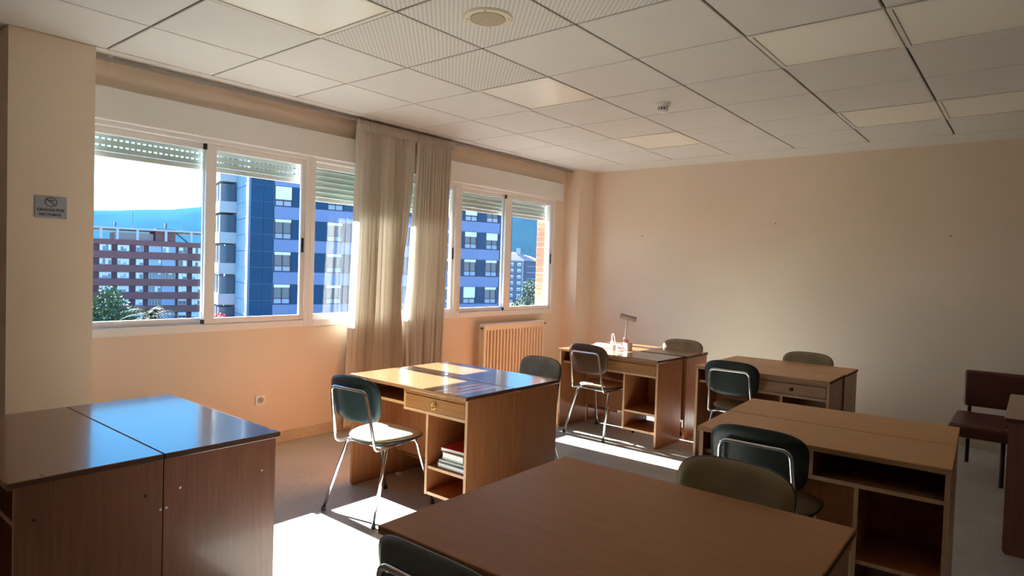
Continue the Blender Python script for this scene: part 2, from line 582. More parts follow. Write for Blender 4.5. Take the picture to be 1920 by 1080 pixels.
# ------------------------------------------------------------------ windows
def slat_mesh(length, slots):
    b = MB()
    if not slots:
        prof = []
        for k in range(7):
            a = k / 6
            prof.append((-0.007 * math.sin(math.pi * a), 0.044 * a))
        pts = [(p[0], 0, p[1]) for p in prof] + [(p[0] + 0.004, 0, p[1]) for p in reversed(prof)]
        b.poly(pts, (0, length, 0))
    else:
        b.box(-0.007, -0.003, 0, length, 0.0, 0.033)
        b.box(-0.007, -0.003, 0, length, 0.0425, 0.0445)
        n = int(length / 0.036)
        for q in range(n + 1):
            y = q * length / n
            b.box(-0.007, -0.003, max(0, y - 0.008), min(length, y + 0.008), 0.033, 0.0425)
    return b.mesh('slat', M['shutter'])

def sash(parent, y0, y1, z0, z1, xc, st, latch=None, stop=None):
    """one sliding sash: stiles and rails as one profile, glass as its pane"""
    b = MB()
    d = 0.014
    b.box(xc - d, xc + d, y0, y0 + st[0], z0, z1, bev=0.003, seg=1)
    b.box(xc - d, xc + d, y1 - st[1], y1, z0, z1, bev=0.003, seg=1)
    b.box(xc - d, xc + d, y0 + st[0], y1 - st[1], z0, z0 + 0.045, bev=0.003, seg=1)
    b.box(xc - d, xc + d, y0 + st[0], y1 - st[1], z1 - 0.045, z1, bev=0.003, seg=1)
    s = b.build('sash', M['alu'], parent)
    MB().box(xc - 0.003, xc + 0.003, y0 + st[0] - 0.004, y1 - st[1] + 0.004, z0 + 0.041, z1 - 0.041).build('pane', M['glass'], s)
    if latch is not None:
        lb = MB()
        lb.box(xc + d, xc + d + 0.004, latch - 0.011, latch + 0.011, 1.55, 1.67, bev=0.002, seg=1)
        lb.build('latch', M['black'], s)
    if stop is not None:
        tb = MB()
        tb.box(xc + d, xc + d + 0.010, stop - 0.013, stop + 0.013, z1 - 0.050, z1 - 0.008)
        tb.box(xc + d, xc + d + 0.010, stop - 0.013, stop + 0.013, z0 + 0.006, z0 + 0.038)
        tb.build('stopper', M['black'], s)
    return s

def window(num, y0, y1, meet, shut_z, slots, lat=True):
    b = MB()
    fz0, fz1 = SILL, WTOP
    fw = 0.045
    xi, xo = 0.012, -0.085
    b.box(xo, xi, y0, y0 + fw, fz0, fz1, bev=0.003, seg=1)
    b.box(xo, xi, y1 - fw, y1, fz0, fz1, bev=0.003, seg=1)
    b.box(xo, xi, y0 + fw, y1 - fw, fz0, fz0 + 0.055, bev=0.003, seg=1)
    b.box(xo, xi, y0 + fw, y1 - fw, fz1 - 0.045, fz1, bev=0.003, seg=1)
    w = struct(b.build('window_%d' % num, M['alu']))
    a, c = meet
    zz0, zz1 = fz0 + 0.055, fz1 - 0.045
    sash(w, y0 + fw, c, zz0, zz1, -0.058, (0.032, c - a), latch=None)
    sash(w, a, y1 - fw, zz0, zz1, -0.018, (c - a, 0.032), latch=(y1 - fw - 0.016) if lat else None, stop=a + 0.004 - 0.018)
    # roller shutter: bottom bar with its slats, curtain running in guides behind the sashes
    xs = -0.108
    rb = MB().box(xs - 0.007, xs + 0.007, y0 + 0.02, y1 - 0.02, shut_z, shut_z + 0.038, bev=0.003, seg=1).build('roller_shutter', M['alu'], w)
    L = (y1 - y0) - 0.05
    zt = shut_z + 0.040
    k = 0
    ms, mp = slat_mesh(L, True), slat_mesh(L, False)
    while zt < WTOP + 0.03:
        s = link('slat', ms if (slots and k >= 0) else mp, rb)
        s.location = (xs, y0 + 0.025, zt)
        zt += 0.045
        k += 1
    return w

window(1, -0.06, 1.588, (0.727, 0.803), 2.125, True)
window(2, 1.590, 3.352, (2.44, 2.52), 1.995, False)
win3 = window(3, 3.356, 5.075, (4.132, 4.243), 2.085, False)
# outer sill
MB().box(-0.30, -0.085, -0.08, 5.07, SILL - 0.03, SILL + 0.005, bev=0.004, seg=1).build('sill', M['alu'], wall_w)

# shutter boxes over the windows
sb = MB()
sb.box(0.003, 0.055, -0.055, 5.17, 2.345, 2.555, bev=0.005)
tag(sb.build('shutter_box', M['box']), 'long white roller shutter box running above all the windows', 'shutter box')

# shutter cords
def cord(y, zt, zb, m, w):
    o = link('shutter_cord', None, w)
    o.location = (0.02, y, zb)
    MB().tube([(0, 0, zt - zb), (0.004, 0.002, (zt - zb) * .5), (0, 0, 0.0)], 0.003, 6).build('cord_line', m, o)
    MB().lathe([(0.004, 0), (0.009, 0.012), (0.009, 0.07), (0.004, 0.085)], (0, 0, -0.02), 'z', 10).build('pull', m, o)
    return o
cord(3.375, 1.28, 1.03, M['cord'], win3)
cord(5.205, 1.20, 0.93, M['white_pl'], win3)

# curtain rail and curtains
rail = thing('curtain_rail', 'thin grey curtain rail along the ceiling edge above the windows', 'curtain rail', (0.1, 0, 0))
MB().box(-0.016, 0.016, -0.055, 5.28, 2.706, 2.728, bev=0.003, seg=1).build('rail', M['rail_grey'], rail)
for yy in (0.06, 1.3, 2.6, 3.9, 5.1):
    bk = MB()
    bk.box(-0.006, 0.006, yy - 0.012, yy + 0.012, 2.72, HC)
    bk.build('bracket', M['white_pl'], rail)
hk = MB()
hk.tube(fillet([(0, 0.03, 2.706), (0, 0.03, 2.66), (0.0, 0.055, 2.645), (0, 0.055, 2.665)], 0.01), 0.004, 6)
hk.tube(fillet([(0, 0.05, 2.706), (0, 0.05, 2.668), (0.0, 0.075, 2.652), (0, 0.075, 2.67)], 0.01), 0.004, 6)
hk.build('hook', M['speaker'], rail)

def lerp_tab(tab, z):
    for (z0, v0), (z1, v1) in zip(tab, tab[1:]):
        if z0 >= z >= z1:
            t = (z0 - z) / (z0 - z1)
            return v0 + (v1 - v0) * t
    return tab[-1][1] if z < tab[-1][0] else tab[0][1]

def curtain(lab, lefts, rights, folds, seed, xb=0.125, cover=0.12):
    rnd = random.Random(seed)
    ph = [rnd.uniform(0, 6.28) for _ in range(8)]
    zt, zb = 2.705, 0.06
    def fn(u, v):
        z_ = zt + (zb - zt) * v
        yl, yr = lerp_tab(lefts, z_), lerp_tab(rights, z_)
        # fold phase wanders a little, folds merge downwards
        p = 2 * math.pi * folds * (u + 0.012 * math.sin(5 * u * 3 + ph[0]) + 0.0035 * math.sin(3 * v + 9 * u + ph[1]))
        amp = 0.016 + 0.030 * min(1, max(0, (v - 0.03)) * 2.2)
        if v < 0.035:
            amp = 0.010
        amp *= (0.75 + 0.35 * math.sin(u * 17 + ph[2])) * min(1, max(0.10, (u - 0.04) * 9))
        x = xb + amp * math.sin(p) + 0.45 * amp * math.sin(p * 0.5 + ph[3]) * min(1, v * 1.5) + 0.004 * math.sin(4 * v + 11 * u + ph[4])
        t_ = (zt - z_) / (zt - zb)
        y0_ = rights[0][1] + (rights[-1][1] - rights[0][1]) * t_      # straight hang of the trailing edge
        l0_ = lefts[0][1] + (lefts[-1][1] - lefts[0][1]) * t_
        y = l0_ + (y0_ - l0_) * u + (yr - y0_) * max(0.0, (u - 0.6) / 0.4) ** 2 + (yl - l0_) * max(0.0, (0.4 - u) / 0.4) ** 2 + 0.008 * math.sin(2 * p + ph[5]) * min(1, v * 3)
        return Vector((x, y, z_))
    o = thing('curtain', lab, 'curtain', (0, 0, 0), 0, 'beige curtains on the window wall')
    MB().grid(fn, folds * 14, 46).build('drape', M['curtain'], o)
    # unseen second layer, added to dim the cloth so only the leading edge glows
    def bk_(u, v):
        u2 = cover + (0.99 - cover) * u
        f = fn(u2, 0.02 + 0.97 * v)
        return Vector((xb - 0.060 + 0.010 * math.sin(2 * math.pi * folds * 0.8 * u2 + ph[7]) , f.y, f.z))
    MB().grid(bk_, folds * 8, 30).build('dimming_layer', M['curtain'], o)
    def hd(u, v):
        p = 2 * math.pi * folds * 2 * u
        z_ = 2.714 - 0.085 * v
        yl, yr = lerp_tab(lefts, z_), lerp_tab(rights, z_)
        return Vector((xb + 0.030 - 0.012 * (2 * v - 1) ** 2 + 0.008 * math.sin(p + ph[6]), yl - 0.004 + (yr - yl + 0.008) * u, z_ + 0.004 * math.sin(p * .5)))
    MB().grid(hd, folds * 18, 4).build('heading_tape', M['curtain'], o)
    return o
curtain('left beige curtain, wider of the two, glowing along its sunlit left edge',
        [(2.72, 1.945), (1.7, 1.925), (1.2, 1.905), (0.5, 1.885), (0.0, 1.88)],
        [(2.72, 2.635), (2.2, 2.62), (1.9, 2.580), (1.55, 2.520), (1.25, 2.490), (1.05, 2.51), (0.8, 2.54), (0.0, 2.58)], 15, 3)
curtain('right beige curtain, narrower of the two, beside the radiator',
        [(2.72, 2.650), (2.3, 2.645), (1.9, 2.605), (1.55, 2.585), (1.25, 2.568), (1.05, 2.535), (0.8, 2.57), (0.0, 2.61)],
        [(2.72, 3.12), (2.0, 3.07), (1.2, 3.04), (0.5, 3.025), (0.0, 3.02)], 12, 11, xb=0.125, cover=0.10)

# ------------------------------------------------------------------ radiator
rad = thing('radiator', 'cream ribbed radiator under the last window', 'radiator', (0.120, 4.185, 0))
ry, rz0, rz1 = 0.545, 0.18, 0.868
rh = MB()
rh.box(-0.042, 0.042, -ry, ry, rz1 - 0.075, rz1, bev=0.018, seg=3)
rh.build('top_header', M['rad'], rad)
rh = MB()
rh.box(-0.042, 0.042, -ry, ry, rz0, rz0 + 0.07, bev=0.018, seg=3)
rh.build('bottom_header', M['rad'], rad)
rib_me = MB().box(-0.036, 0.038, -0.015, 0.015, rz0 + 0.05, rz1 - 0.05, bev=0.010, seg=2).mesh('rib', M['rad'])
for q in range(19):
    r_ = link('rib', rib_me, rad)
    r_.location = (0, -ry + 0.075 + q * (2 * ry - 0.10) / 18, 0)
MB().box(-0.040, 0.040, -ry, -ry + 0.045, rz0 + 0.03, rz1 - 0.03, bev=0.012).build('end_panel', M['rad'], rad)
MB().box(-0.115, -0.02, -0.4, -0.36, 0.70, 0.73).build('bracket', M['rad'], rad)
MB().box(-0.115, -0.02, 0.36, 0.40, 0.70, 0.73).build('bracket', M['rad'], rad)
vb = MB()
vb.lathe([(0.012, ry - 0.01), (0.012, ry + 0.02), (0.017, ry + 0.022), (0.017, ry + 0.045)], (0.0, 0, rz1 - 0.04), 'y', 12)
vb.build('valve', M['black'], rad)
vb = MB()
vb.lathe([(0.010, -ry - 0.012), (0.010, -ry + 0.01)], (0.010, 0, rz1 - 0.045), 'y', 10)
vb.build('plug', M['black'], rad)

# outlet on the wall
ot = thing('wall_outlet', 'white square wall socket low on the wall beside the left desks', 'socket', (0.0, 1.177, 0.371))
MB().box(0, 0.011, -0.041, 0.041, -0.041, 0.041, bev=0.005).build('plate', M['white_pl'], ot)
MB().lathe([(0.026, 0.008), (0.026, 0.0125), (0.021, 0.0125), (0.020, 0.0115)], (0, 0, 0), 'x', 24).build('recess', M['grey_pl'], ot)
MB().lathe([(0.003, 0.0118), (0.003, 0.0128)], (0, -0.0095, 0), 'x', 8).build('hole', M['black'], ot)
MB().lathe([(0.003, 0.0118), (0.003, 0.0128)], (0, 0.0095, 0), 'x', 8).build('hole', M['black'], ot)

# ------------------------------------------------------------------ no-smoking sign
sg = thing('wall_sign', 'grey no-smoking plaque with crossed-out cigarette on the left pillar', 'sign', (0.216, -0.283, 1.744))
MB().box(0, 0.005, -0.080, 0.080, -0.064, 0.064, bev=0.003, seg=2).build('plate', M['sign'], sg)
ring = []
for q in range(36):
    a = 2 * math.pi * q / 36
    ring.append((0.0056, 0.029 * math.cos(a), 0.030 + 0.026 * math.sin(a)))
sm = MB()
sm.tube(ring, 0.0019, 6, closed=True)
sm.box(0.0045, 0.0062, -0.004, 0.013, 0.0375, 0.0420)
sm.box(0.0045, 0.0062, 0.0145, 0.0185, 0.0375, 0.0420)
sm.tube([(0.0058, -0.022, 0.047), (0.0058, 0.021, 0.012)], 0.0023, 6)
sm.build('no_smoking_symbol', M['ink'], sg)
def text_part(txt, size, parent, loc, m, name='lettering'):
    cu = bpy.data.curves.new('lettering', 'FONT')
    cu.body = txt
    cu.size = size
    cu.align_x = 'CENTER'
    cu.align_y = 'CENTER'
    cu.extrude = 0.0006
    cu.offset = 0.0005
    tmp = bpy.data.objects.new('tmp_text', cu)
    COL.objects.link(tmp)
    dg = bpy.context.evaluated_depsgraph_get()
    dg.update()
    me = bpy.data.meshes.new_from_object(tmp.evaluated_get(dg))
    bpy.data.objects.remove(tmp)
    me.name = 'lettering'
    me.materials.clear()
    me.materials.append(m)
    # x -> +y, y -> +z, z -> +x (reads from the room side)
    me.transform(Matrix(((0, 0, 1, 0), (1, 0, 0, 0), (0, 1, 0, 0), (0, 0, 0, 1))))
    o = link(name, me, parent)
    o.location = loc
    return o
text_part('GRACIAS POR', 0.0215, sg, (0.0052, 0, -0.0165), M['ink'])
text_part('NO FUMAR', 0.0215, sg, (0.0052, -0.003, -0.0435), M['ink'])

# ------------------------------------------------------------------ ceiling fittings
sp = thing('ceiling_speaker', 'round ivory loudspeaker set flush in a perforated ceiling tile', 'speaker', (2.50, 0.962, HC))
MB().lathe([(0.088, -0.004), (0.092, -0.011), (0.120, -0.009), (0.127, -0.001), (0.127, 0.004)], (0, 0, 0), 'z', 48).build('rim', M['speaker'], sp)
MB().lathe([(0.0001, -0.0135), (0.05, -0.0128), (0.0865, -0.0115), (0.0868, -0.002)], (0, 0, 0), 'z', 48).build('grille', M['speaker_grille'], sp)
MB().lathe([(0.0001, -0.018), (0.006, -0.0165), (0.011, -0.0125)], (0, 0, 0), 'z', 16).build('centre_boss', M['speaker'], sp)
for a in (0.6, 2.2, 3.75, 5.3):
    MB().lathe([(0.0001, -0.0125), (0.003, -0.012), (0.0035, -0.008)], (0.106 * math.cos(a), 0.106 * math.sin(a), 0), 'z', 8).build('screw', M['edge_dark'], sp)
sd = thing('smoke_detector', 'small white smoke detector hanging from a plain ceiling tile', 'smoke detector', (2.487, 2.95, HC))
MB().lathe([(0.056, 0.0), (0.056, -0.014), (0.050, -0.022), (0.034, -0.026), (0.032, -0.030)], (0, 0, 0), 'z', 32).build('base', M['white_pl'], sd)
MB().lathe([(0.026, -0.028), (0.026, -0.052)], (0, 0, 0), 'z', 20).build('chamber', M['black'], sd)
cg = MB()
for q in range(12):
    a = 2 * math.pi * q / 12
    c_, s_ = math.cos(a), math.sin(a)
    cg.tube([(0.036 * c_, 0.036 * s_, -0.025), (0.036 * c_, 0.036 * s_, -0.055)], 0.0045, 6)
cg.build('cage', M['white_pl'], sd)
MB().lathe([(0.041, -0.052), (0.040, -0.060), (0.030, -0.068), (0.0001, -0.070)], (0, 0, 0), 'z', 28).build('cap', M['white_pl'], sd)

# nails left in the back wall
for (x, zz, lab) in ((0.944, 1.921, 'leftmost of the three nails left in the back wall'),
                     (2.52, 2.04, 'middle and highest of the three nails left in the back wall'),
                     (4.077, 1.898, 'rightmost of the three nails left in the back wall, above the red-brown seat')):
    nb = MB()
    nb.tube([(0, 0, 0), (0, -0.012, 0.002)], 0.003, 8)
    nb.lathe([(0.006, -0.014), (0.006, -0.012)], (0, 0, 0.002), 'y', 10)
    nl = tag(nb.build('wall_nail', M['dark_metal']), lab, 'nail', 'nails in the back wall')
    nl.location = (x, YB, zz)

# ------------------------------------------------------------------ desks
DH = 0.746
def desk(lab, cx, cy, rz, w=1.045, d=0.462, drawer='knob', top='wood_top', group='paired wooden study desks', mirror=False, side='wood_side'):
    """front towards local -y; side panels to the floor, drawer box and hung cubby at the right"""
    o = thing('study_desk', lab, 'desk', (cx, cy, 0), rz, group)
    hw, hd = w / 2, d / 2
    pt = 0.019
    tt = 0.024
    MB().box(-hw, hw, -hd, hd, DH - tt, DH, bev=0.0035, seg=2, mi={'-y': 1, '+y': 2, '-x': 2, '+x': 2, '-z': 2}).build(
        'desktop', [M[top], M['edge_top'], M['edge_dark']], o)
    sx = -1 if mirror else 1
    for s in (-1, 1):
        x0 = s * (hw - 0.004) - (pt if s > 0 else 0)
        b = MB()
        # profile with a clipped lower front corner
        y0, y1 = -hd + 0.020, hd - 0.0008
        pts = [(x0, y0 + 0.014, 0), (x0, y1, 0), (x0, y1, DH - tt), (x0, y0, DH - tt), (x0, y0, 0.02)]
        b.poly(pts, (pt, 0, 0))
        for f in b.bm.faces:
            if f.calc_center_median().y < y0 + 0.012 and len(f.verts) == 4:
                f.material_index = 1
        b.build('side_panel', [M[side], M['edge']], o)
    xi = hw - 0.004 - pt - 0.0005
    MB().box(-xi, xi, hd - 0.030, hd - 0.014, 0.17, DH - tt - 0.0005).build('modesty_panel', M['wood_side'], o)
    # drawer compartment takes the outer half, cubby the outer third
    yf = -hd + 0.022
    yb = hd - 0.031
    def bx(name, a0, a1, y0, y1, z0, z1, m, bev=0.0):
        lo, hi = (a0, a1) if sx > 0 else (-a1, -a0)
        return MB().box(lo, hi, y0, y1, z0, z1, bev=bev, seg=1, mi={'-y': 1}).build(name, m, o)
    zt = DH - tt - 0.0005
    wm = [M['wood_front'], M['edge']]
    ws = [M['wood_side'], M['edge']]
    zd0, zd1 = zt - 0.128, zt
    xd = -0.012
    bx('shelf_board', -xi, xd - 0.0005, yf + 0.03, yb, zd0 + 0.016, zd0 + 0.034, ws)
    bx('compartment_floor', xd, xi, yf, yb, zd0, zd0 + 0.018, [M['wood_front'], M['edge']])
    bx('compartment_wall', xd, xd + 0.017, yf, yb, zd0 + 0.0185, zd1, ws)
    if drawer:
        bx('drawer_rail', xd + 0.0005, xi, yf - 0.003, yf + 0.015, zd1 - 0.022, zd1 - 0.001, [M['wood_front'], M['wood_front']])
        lo, hi = (xd + 0.0175, xi - 0.002) if sx > 0 else (-(xi - 0.002), -(xd + 0.0175))
        dr = MB().box(lo, hi, yf - 0.002, yf + 0.016, zd0 + 0.0215, zd1 - 0.026, bev=0.002, seg=1).build('drawer', M['wood_front'], o)
        kx = (lo + hi) / 2
        kz = (zd0 + 0.0215 + zd1 - 0.026) / 2
        if drawer == 'ring':
            kb = MB()
            kb.lathe([(0.019, yf - 0.006), (0.019, yf - 0.002)], (kx, 0, kz), 'y', 20)
            ring_ = [(kx + 0.004 + 0.015 * math.cos(a * math.pi / 9), yf - 0.011, kz - 0.006 + 0.015 * math.sin(a * math.pi / 9)) for a in range(18)]
            kb.tube(ring_, 0.003, 6, closed=True)
            kb.tube([(kx, yf - 0.002, kz + 0.004), (kx + 0.012, yf - 0.022, kz + 0.010)], 0.0035, 8)
            kb.build('knob', M['brass'], dr)
        elif drawer == 'knob':
            MB().lathe([(0.006, -0.002), (0.006, -0.012), (0.013, -0.016), (0.013, -0.024), (0.006, -0.028)],
                       (kx, yf, kz), 'y', 18).build('knob', M['edge_dark'], dr)
    xc = xi - 0.315
    bx('divider', xc, xc + 0.017, yf, yb, 0.118, zd0 - 0.0005, ws)
    bx('cubby_shelf', xc + 0.0175, xi, yf + 0.006, yb, 0.272, 0.289, ws)
    bx('cubby_floor', xc + 0.0175, xi, yf + 0.003, yb, 0.118, 0.136, ws)
    return o

def screw_heads(o, pts, m, s=1):
    for (y, z_, mm) in pts:
        MB().lathe([(0.0001, 0.0035), (0.004, 0.003), (0.0055, 0.0005), (0.0055, 0.0)], (0, 0, 0), 'x', 10).build(
            'screw', M[mm], o).location = (o_half(o) * s, y, z_)

# left pair, nearest the left pillar
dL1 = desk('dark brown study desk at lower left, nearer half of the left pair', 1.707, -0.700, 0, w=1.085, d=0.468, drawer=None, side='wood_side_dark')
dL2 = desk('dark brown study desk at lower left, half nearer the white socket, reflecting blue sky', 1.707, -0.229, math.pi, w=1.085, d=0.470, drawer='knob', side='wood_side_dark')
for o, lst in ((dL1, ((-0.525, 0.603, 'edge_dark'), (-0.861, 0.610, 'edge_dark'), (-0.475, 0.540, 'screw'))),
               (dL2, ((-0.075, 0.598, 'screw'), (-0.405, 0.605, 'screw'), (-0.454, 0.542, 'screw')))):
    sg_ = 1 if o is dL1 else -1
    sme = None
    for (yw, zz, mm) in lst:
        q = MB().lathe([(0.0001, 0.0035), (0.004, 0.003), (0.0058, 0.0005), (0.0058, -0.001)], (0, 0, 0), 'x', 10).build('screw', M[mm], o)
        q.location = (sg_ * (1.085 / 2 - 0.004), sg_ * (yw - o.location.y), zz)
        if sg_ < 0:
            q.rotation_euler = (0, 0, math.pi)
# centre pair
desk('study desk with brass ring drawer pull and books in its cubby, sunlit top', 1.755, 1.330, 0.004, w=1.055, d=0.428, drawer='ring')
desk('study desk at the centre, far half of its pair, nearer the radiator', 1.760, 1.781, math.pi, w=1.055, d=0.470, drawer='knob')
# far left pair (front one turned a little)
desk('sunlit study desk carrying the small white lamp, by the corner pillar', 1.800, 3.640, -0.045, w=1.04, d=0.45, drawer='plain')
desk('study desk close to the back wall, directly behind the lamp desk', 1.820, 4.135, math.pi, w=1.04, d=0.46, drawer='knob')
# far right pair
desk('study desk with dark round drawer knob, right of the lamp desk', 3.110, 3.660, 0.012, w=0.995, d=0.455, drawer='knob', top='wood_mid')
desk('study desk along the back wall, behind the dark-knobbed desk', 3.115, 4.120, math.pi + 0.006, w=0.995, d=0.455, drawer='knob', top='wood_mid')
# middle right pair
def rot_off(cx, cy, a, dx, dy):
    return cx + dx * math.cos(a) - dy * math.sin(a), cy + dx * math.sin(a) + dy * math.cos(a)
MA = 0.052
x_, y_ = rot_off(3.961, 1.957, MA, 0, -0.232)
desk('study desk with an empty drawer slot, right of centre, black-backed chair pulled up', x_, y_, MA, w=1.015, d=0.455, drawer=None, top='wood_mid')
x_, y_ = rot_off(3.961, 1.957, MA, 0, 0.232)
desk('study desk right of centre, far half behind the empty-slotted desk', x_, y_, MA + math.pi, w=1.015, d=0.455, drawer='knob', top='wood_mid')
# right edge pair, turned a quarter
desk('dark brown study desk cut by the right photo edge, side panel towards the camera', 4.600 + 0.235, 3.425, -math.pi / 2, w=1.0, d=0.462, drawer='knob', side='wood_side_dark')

# foreground table: one wide top
ft = thing('wide_desk', 'wide brown desk in the foreground, one plain deep top', 'desk', (3.832, 0.130, 0), 0.012)
fw2, fd2 = 0.512, 0.465
MB().box(-fw2, fw2, -fd2, fd2, DH - 0.024, DH, bev=0.004, seg=2, mi={'-y': 1, '+y': 2, '-x': 2, '+x': 2, '-z': 2}).build(
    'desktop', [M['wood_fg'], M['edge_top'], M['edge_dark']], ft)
for s in (-1, 1):
    x0 = s * (fw2 - 0.014) - (0.02 if s > 0 else 0)
    MB().box(x0, x0 + 0.02, -fd2 + 0.012, fd2 - 0.012, 0, DH - 0.0245, bev=0.002, seg=1, mi={'-y': 1, '+y': 1}).build('side_panel', [M['wood_side'], M['edge']], ft)
MB().box(-fw2 + 0.035, fw2 - 0.035, -0.01, 0.01, 0.17, DH - 0.0245).build('modesty_panel', M['wood_side'], ft)
MB().box(-fw2 + 0.035, fw2 - 0.035, -fd2 + 0.04, -0.011, 0.60, 0.618, mi={'-y': 1}).build('shelf_board', [M['wood_side'], M['edge']], ft)
MB().box(-fw2 + 0.035, fw2 - 0.035, 0.011, fd2 - 0.04, 0.60, 0.618, mi={'+y': 1}).build('shelf_board', [M['wood_side'], M['edge']], ft)

# ------------------------------------------------------------------ chairs
def sup(a, n):
    c_, s_ = math.cos(a), math.sin(a)
    return (math.copysign(abs(c_) ** (2 / n), c_), math.copysign(abs(s_) ** (2 / n), s_))

def slab(outline, front, back, rings=7, seg=48, shrink=0.012):
    """closed pillow: outline(a)->(p,q); front/back(p,q,r)->Vector"""
    b = MB()
    bm = b.bm
    layers = []
    for fn in (front, back):
        c0 = bm.verts.new(fn(0, 0, 0.0))
        rs = []
        for k in range(1, rings + 1):
            r = (k / rings) ** 0.8
            row = []
            for q in range(seg):
                p_, q_ = outline(2 * math.pi * q / seg)
                row.append(bm.verts.new(fn(p_ * r, q_ * r, r)))
            rs.append(row)
        layers.append((c0, rs))
        for q in range(seg):
            f = bm.faces.new((c0, rs[0][q], rs[0][(q + 1) % seg]))
            f.smooth = True
        for a_, b_ in zip(rs, rs[1:]):
            for q in range(seg):
                f = bm.faces.new((a_[q], b_[q], b_[(q + 1) % seg], a_[(q + 1) % seg]))
                f.smooth = True
    A, Bk = layers[0][1][-1], layers[1][1][-1]
    for q in range(seg):
        f = bm.faces.new((A[q], Bk[q], Bk[(q + 1) % seg], A[(q + 1) % seg]))
        f.smooth = True
    return b

def back_outline(a):
    c_, s_ = sup(a, 3.9)
    w = 0.206 * (1 + 0.04 * s_)
    return (w * c_, 0.127 * s_ + (0.010 * (1 - c_ * c_) if s_ > 0 else -0.004 * (1 - c_ * c_)))

ZC = 0.692          # centre height of the back pad
def back_y(p, q):   # middle surface of the pad: curved round the sitter and leaning back
    return -0.245 - 0.14 * q + 0.55 * p * p

def edge_f(r):
    return max(0.0, 1 - r ** 6) ** 0.5

CH = {}
def chair_meshes():
    CH['shell'] = slab(back_outline, lambda p, q, r: Vector((p, back_y(p, q) + 0.002, ZC + q)),
                       lambda p, q, r: Vector((p, back_y(p, q) - 0.004 - 0.010 * edge_f(r), ZC + q)))
    CH['cushion'] = slab(back_outline, lambda p, q, r: Vector((p * 0.985, back_y(p, q) + 0.006 + 0.018 * edge_f(r), ZC + q * 0.98)),
                         lambda p, q, r: Vector((p * 0.985, back_y(p, q) + 0.0025, ZC + q * 0.98)))
    def seat_outline(a):
        c_, s_ = sup(a, 2.7)
        return ((0.205 + 0.012 * s_) * c_, 0.20 * s_ + 0.02)
    def sz(p, q):
        return -0.10 * max(0, q - 0.12) ** 1.5 * 3 - 0.010 * (1 - (p / 0.21) ** 2) + 0.012
    CH['seat_pan'] = slab(seat_outline, lambda p, q, r: Vector((p, q, 0.437 + sz(p, q))),
                          lambda p, q, r: Vector((p * 0.97, q * 0.97, 0.424 + sz(p, q))))
    CH['seat_cushion'] = slab(seat_outline, lambda p, q, r: Vector((p * 0.985, q * 0.985, 0.443 + sz(p, q) + 0.020 * edge_f(r))),
                              lambda p, q, r: Vector((p * 0.985, q * 0.985, 0.4375 + sz(p, q))))
    t = MB()
    half = [(0.150, 0.10, 0.4155), (0.166, -0.165, 0.413), (0.168, -0.222, 0.418), (0.164, -0.238, 0.50), (0.154, -0.262, 0.64), (0.147, -0.280, 0.757)]
    full = half + [(-x, y, z_) for x, y, z_ in reversed(half)]
    # top of the hoop hugs the back of the shell
    hoop = fillet(full, 0.04, 5)
    t.tube(hoop, 0.0095, 10)
    CH['back_hoop'] = t
    t = MB()
    t.tube([(-0.165, -0.135, 0.414), (0.165, -0.135, 0.414)], 0.0095, 8)
    CH['seat_frame'] = t
    t = MB()
    t.tube([(-0.160, 0.12, 0.414), (0.160, 0.12, 0.414)], 0.0095, 8)
    CH['seat_frame_front'] = t
    for nm, (a_, b_) in dict(leg_r=((0.166, -0.130, 0.418), (0.214, -0.262, 0.014)), leg_f=((0.160, 0.120, 0.418), (0.205, 0.232, 0.014))).items():
        for s in (-1, 1):
            t = MB()
            t.tube(fillet([(0.10 * s, a_[1], 0.416), (a_[0] * s, a_[1], a_[2] - 0.002), (b_[0] * s, b_[1], b_[2])], 0.03, 4), 0.0105, 10)
            CH[nm + str(s)] = t
            t = MB()
            e = Vector((b_[0] * s, b_[1], b_[2]))
            t.lathe([(0.0125, 0.0), (0.0135, 0.004), (0.0125, 0.022)], (e.x, e.y, 0), 'z', 12)
            CH[nm + str(s) + 'foot'] = t
chair_meshes()
MESH_CACHE = {}
def cmesh(key, m):
    k = (key, m)
    if k not in MESH_CACHE:
        if key not in MESH_CACHE:
            MESH_CACHE[key] = CH[key].mesh(key, M[m])
            MESH_CACHE[k] = MESH_CACHE[key]
        else:
            me = MESH_CACHE[key].copy()
            me.materials.clear()
            me.materials.append(M[m])
            MESH_CACHE[k] = me
    return MESH_CACHE[k]

def chair(lab, px, py, rz, shell='vinyl_black', cush='fabric', seat='fabric'):
    """px, py: where the back pad stands; the chair faces local +y"""
    cx, cy = rot_off(px, py, rz, 0, 0.262)
    o = thing('office_chair', lab, 'chair', (cx, cy, 0), rz, 'chrome-legged chairs at the desks')
    link('backrest', cmesh('shell', shell), o)
    link('back_cushion', cmesh('cushion', cush), o)
    link('seat_pan', cmesh('seat_pan', 'black'), o)
    link('seat', cmesh('seat_cushion', seat), o)
    link('back_hoop', cmesh('back_hoop', 'chrome'), o)
    link('seat_frame', cmesh('seat_frame', 'chrome'), o)
    link('seat_frame', cmesh('seat_frame_front', 'chrome'), o)
    for nm in ('leg_r', 'leg_f'):
        for s in (-1, 1):
            l_ = link('leg', cmesh(nm + str(s), 'chrome'), o)
            link('rubber_foot', cmesh(nm + str(s) + 'foot', 'black'), l_)
    return o

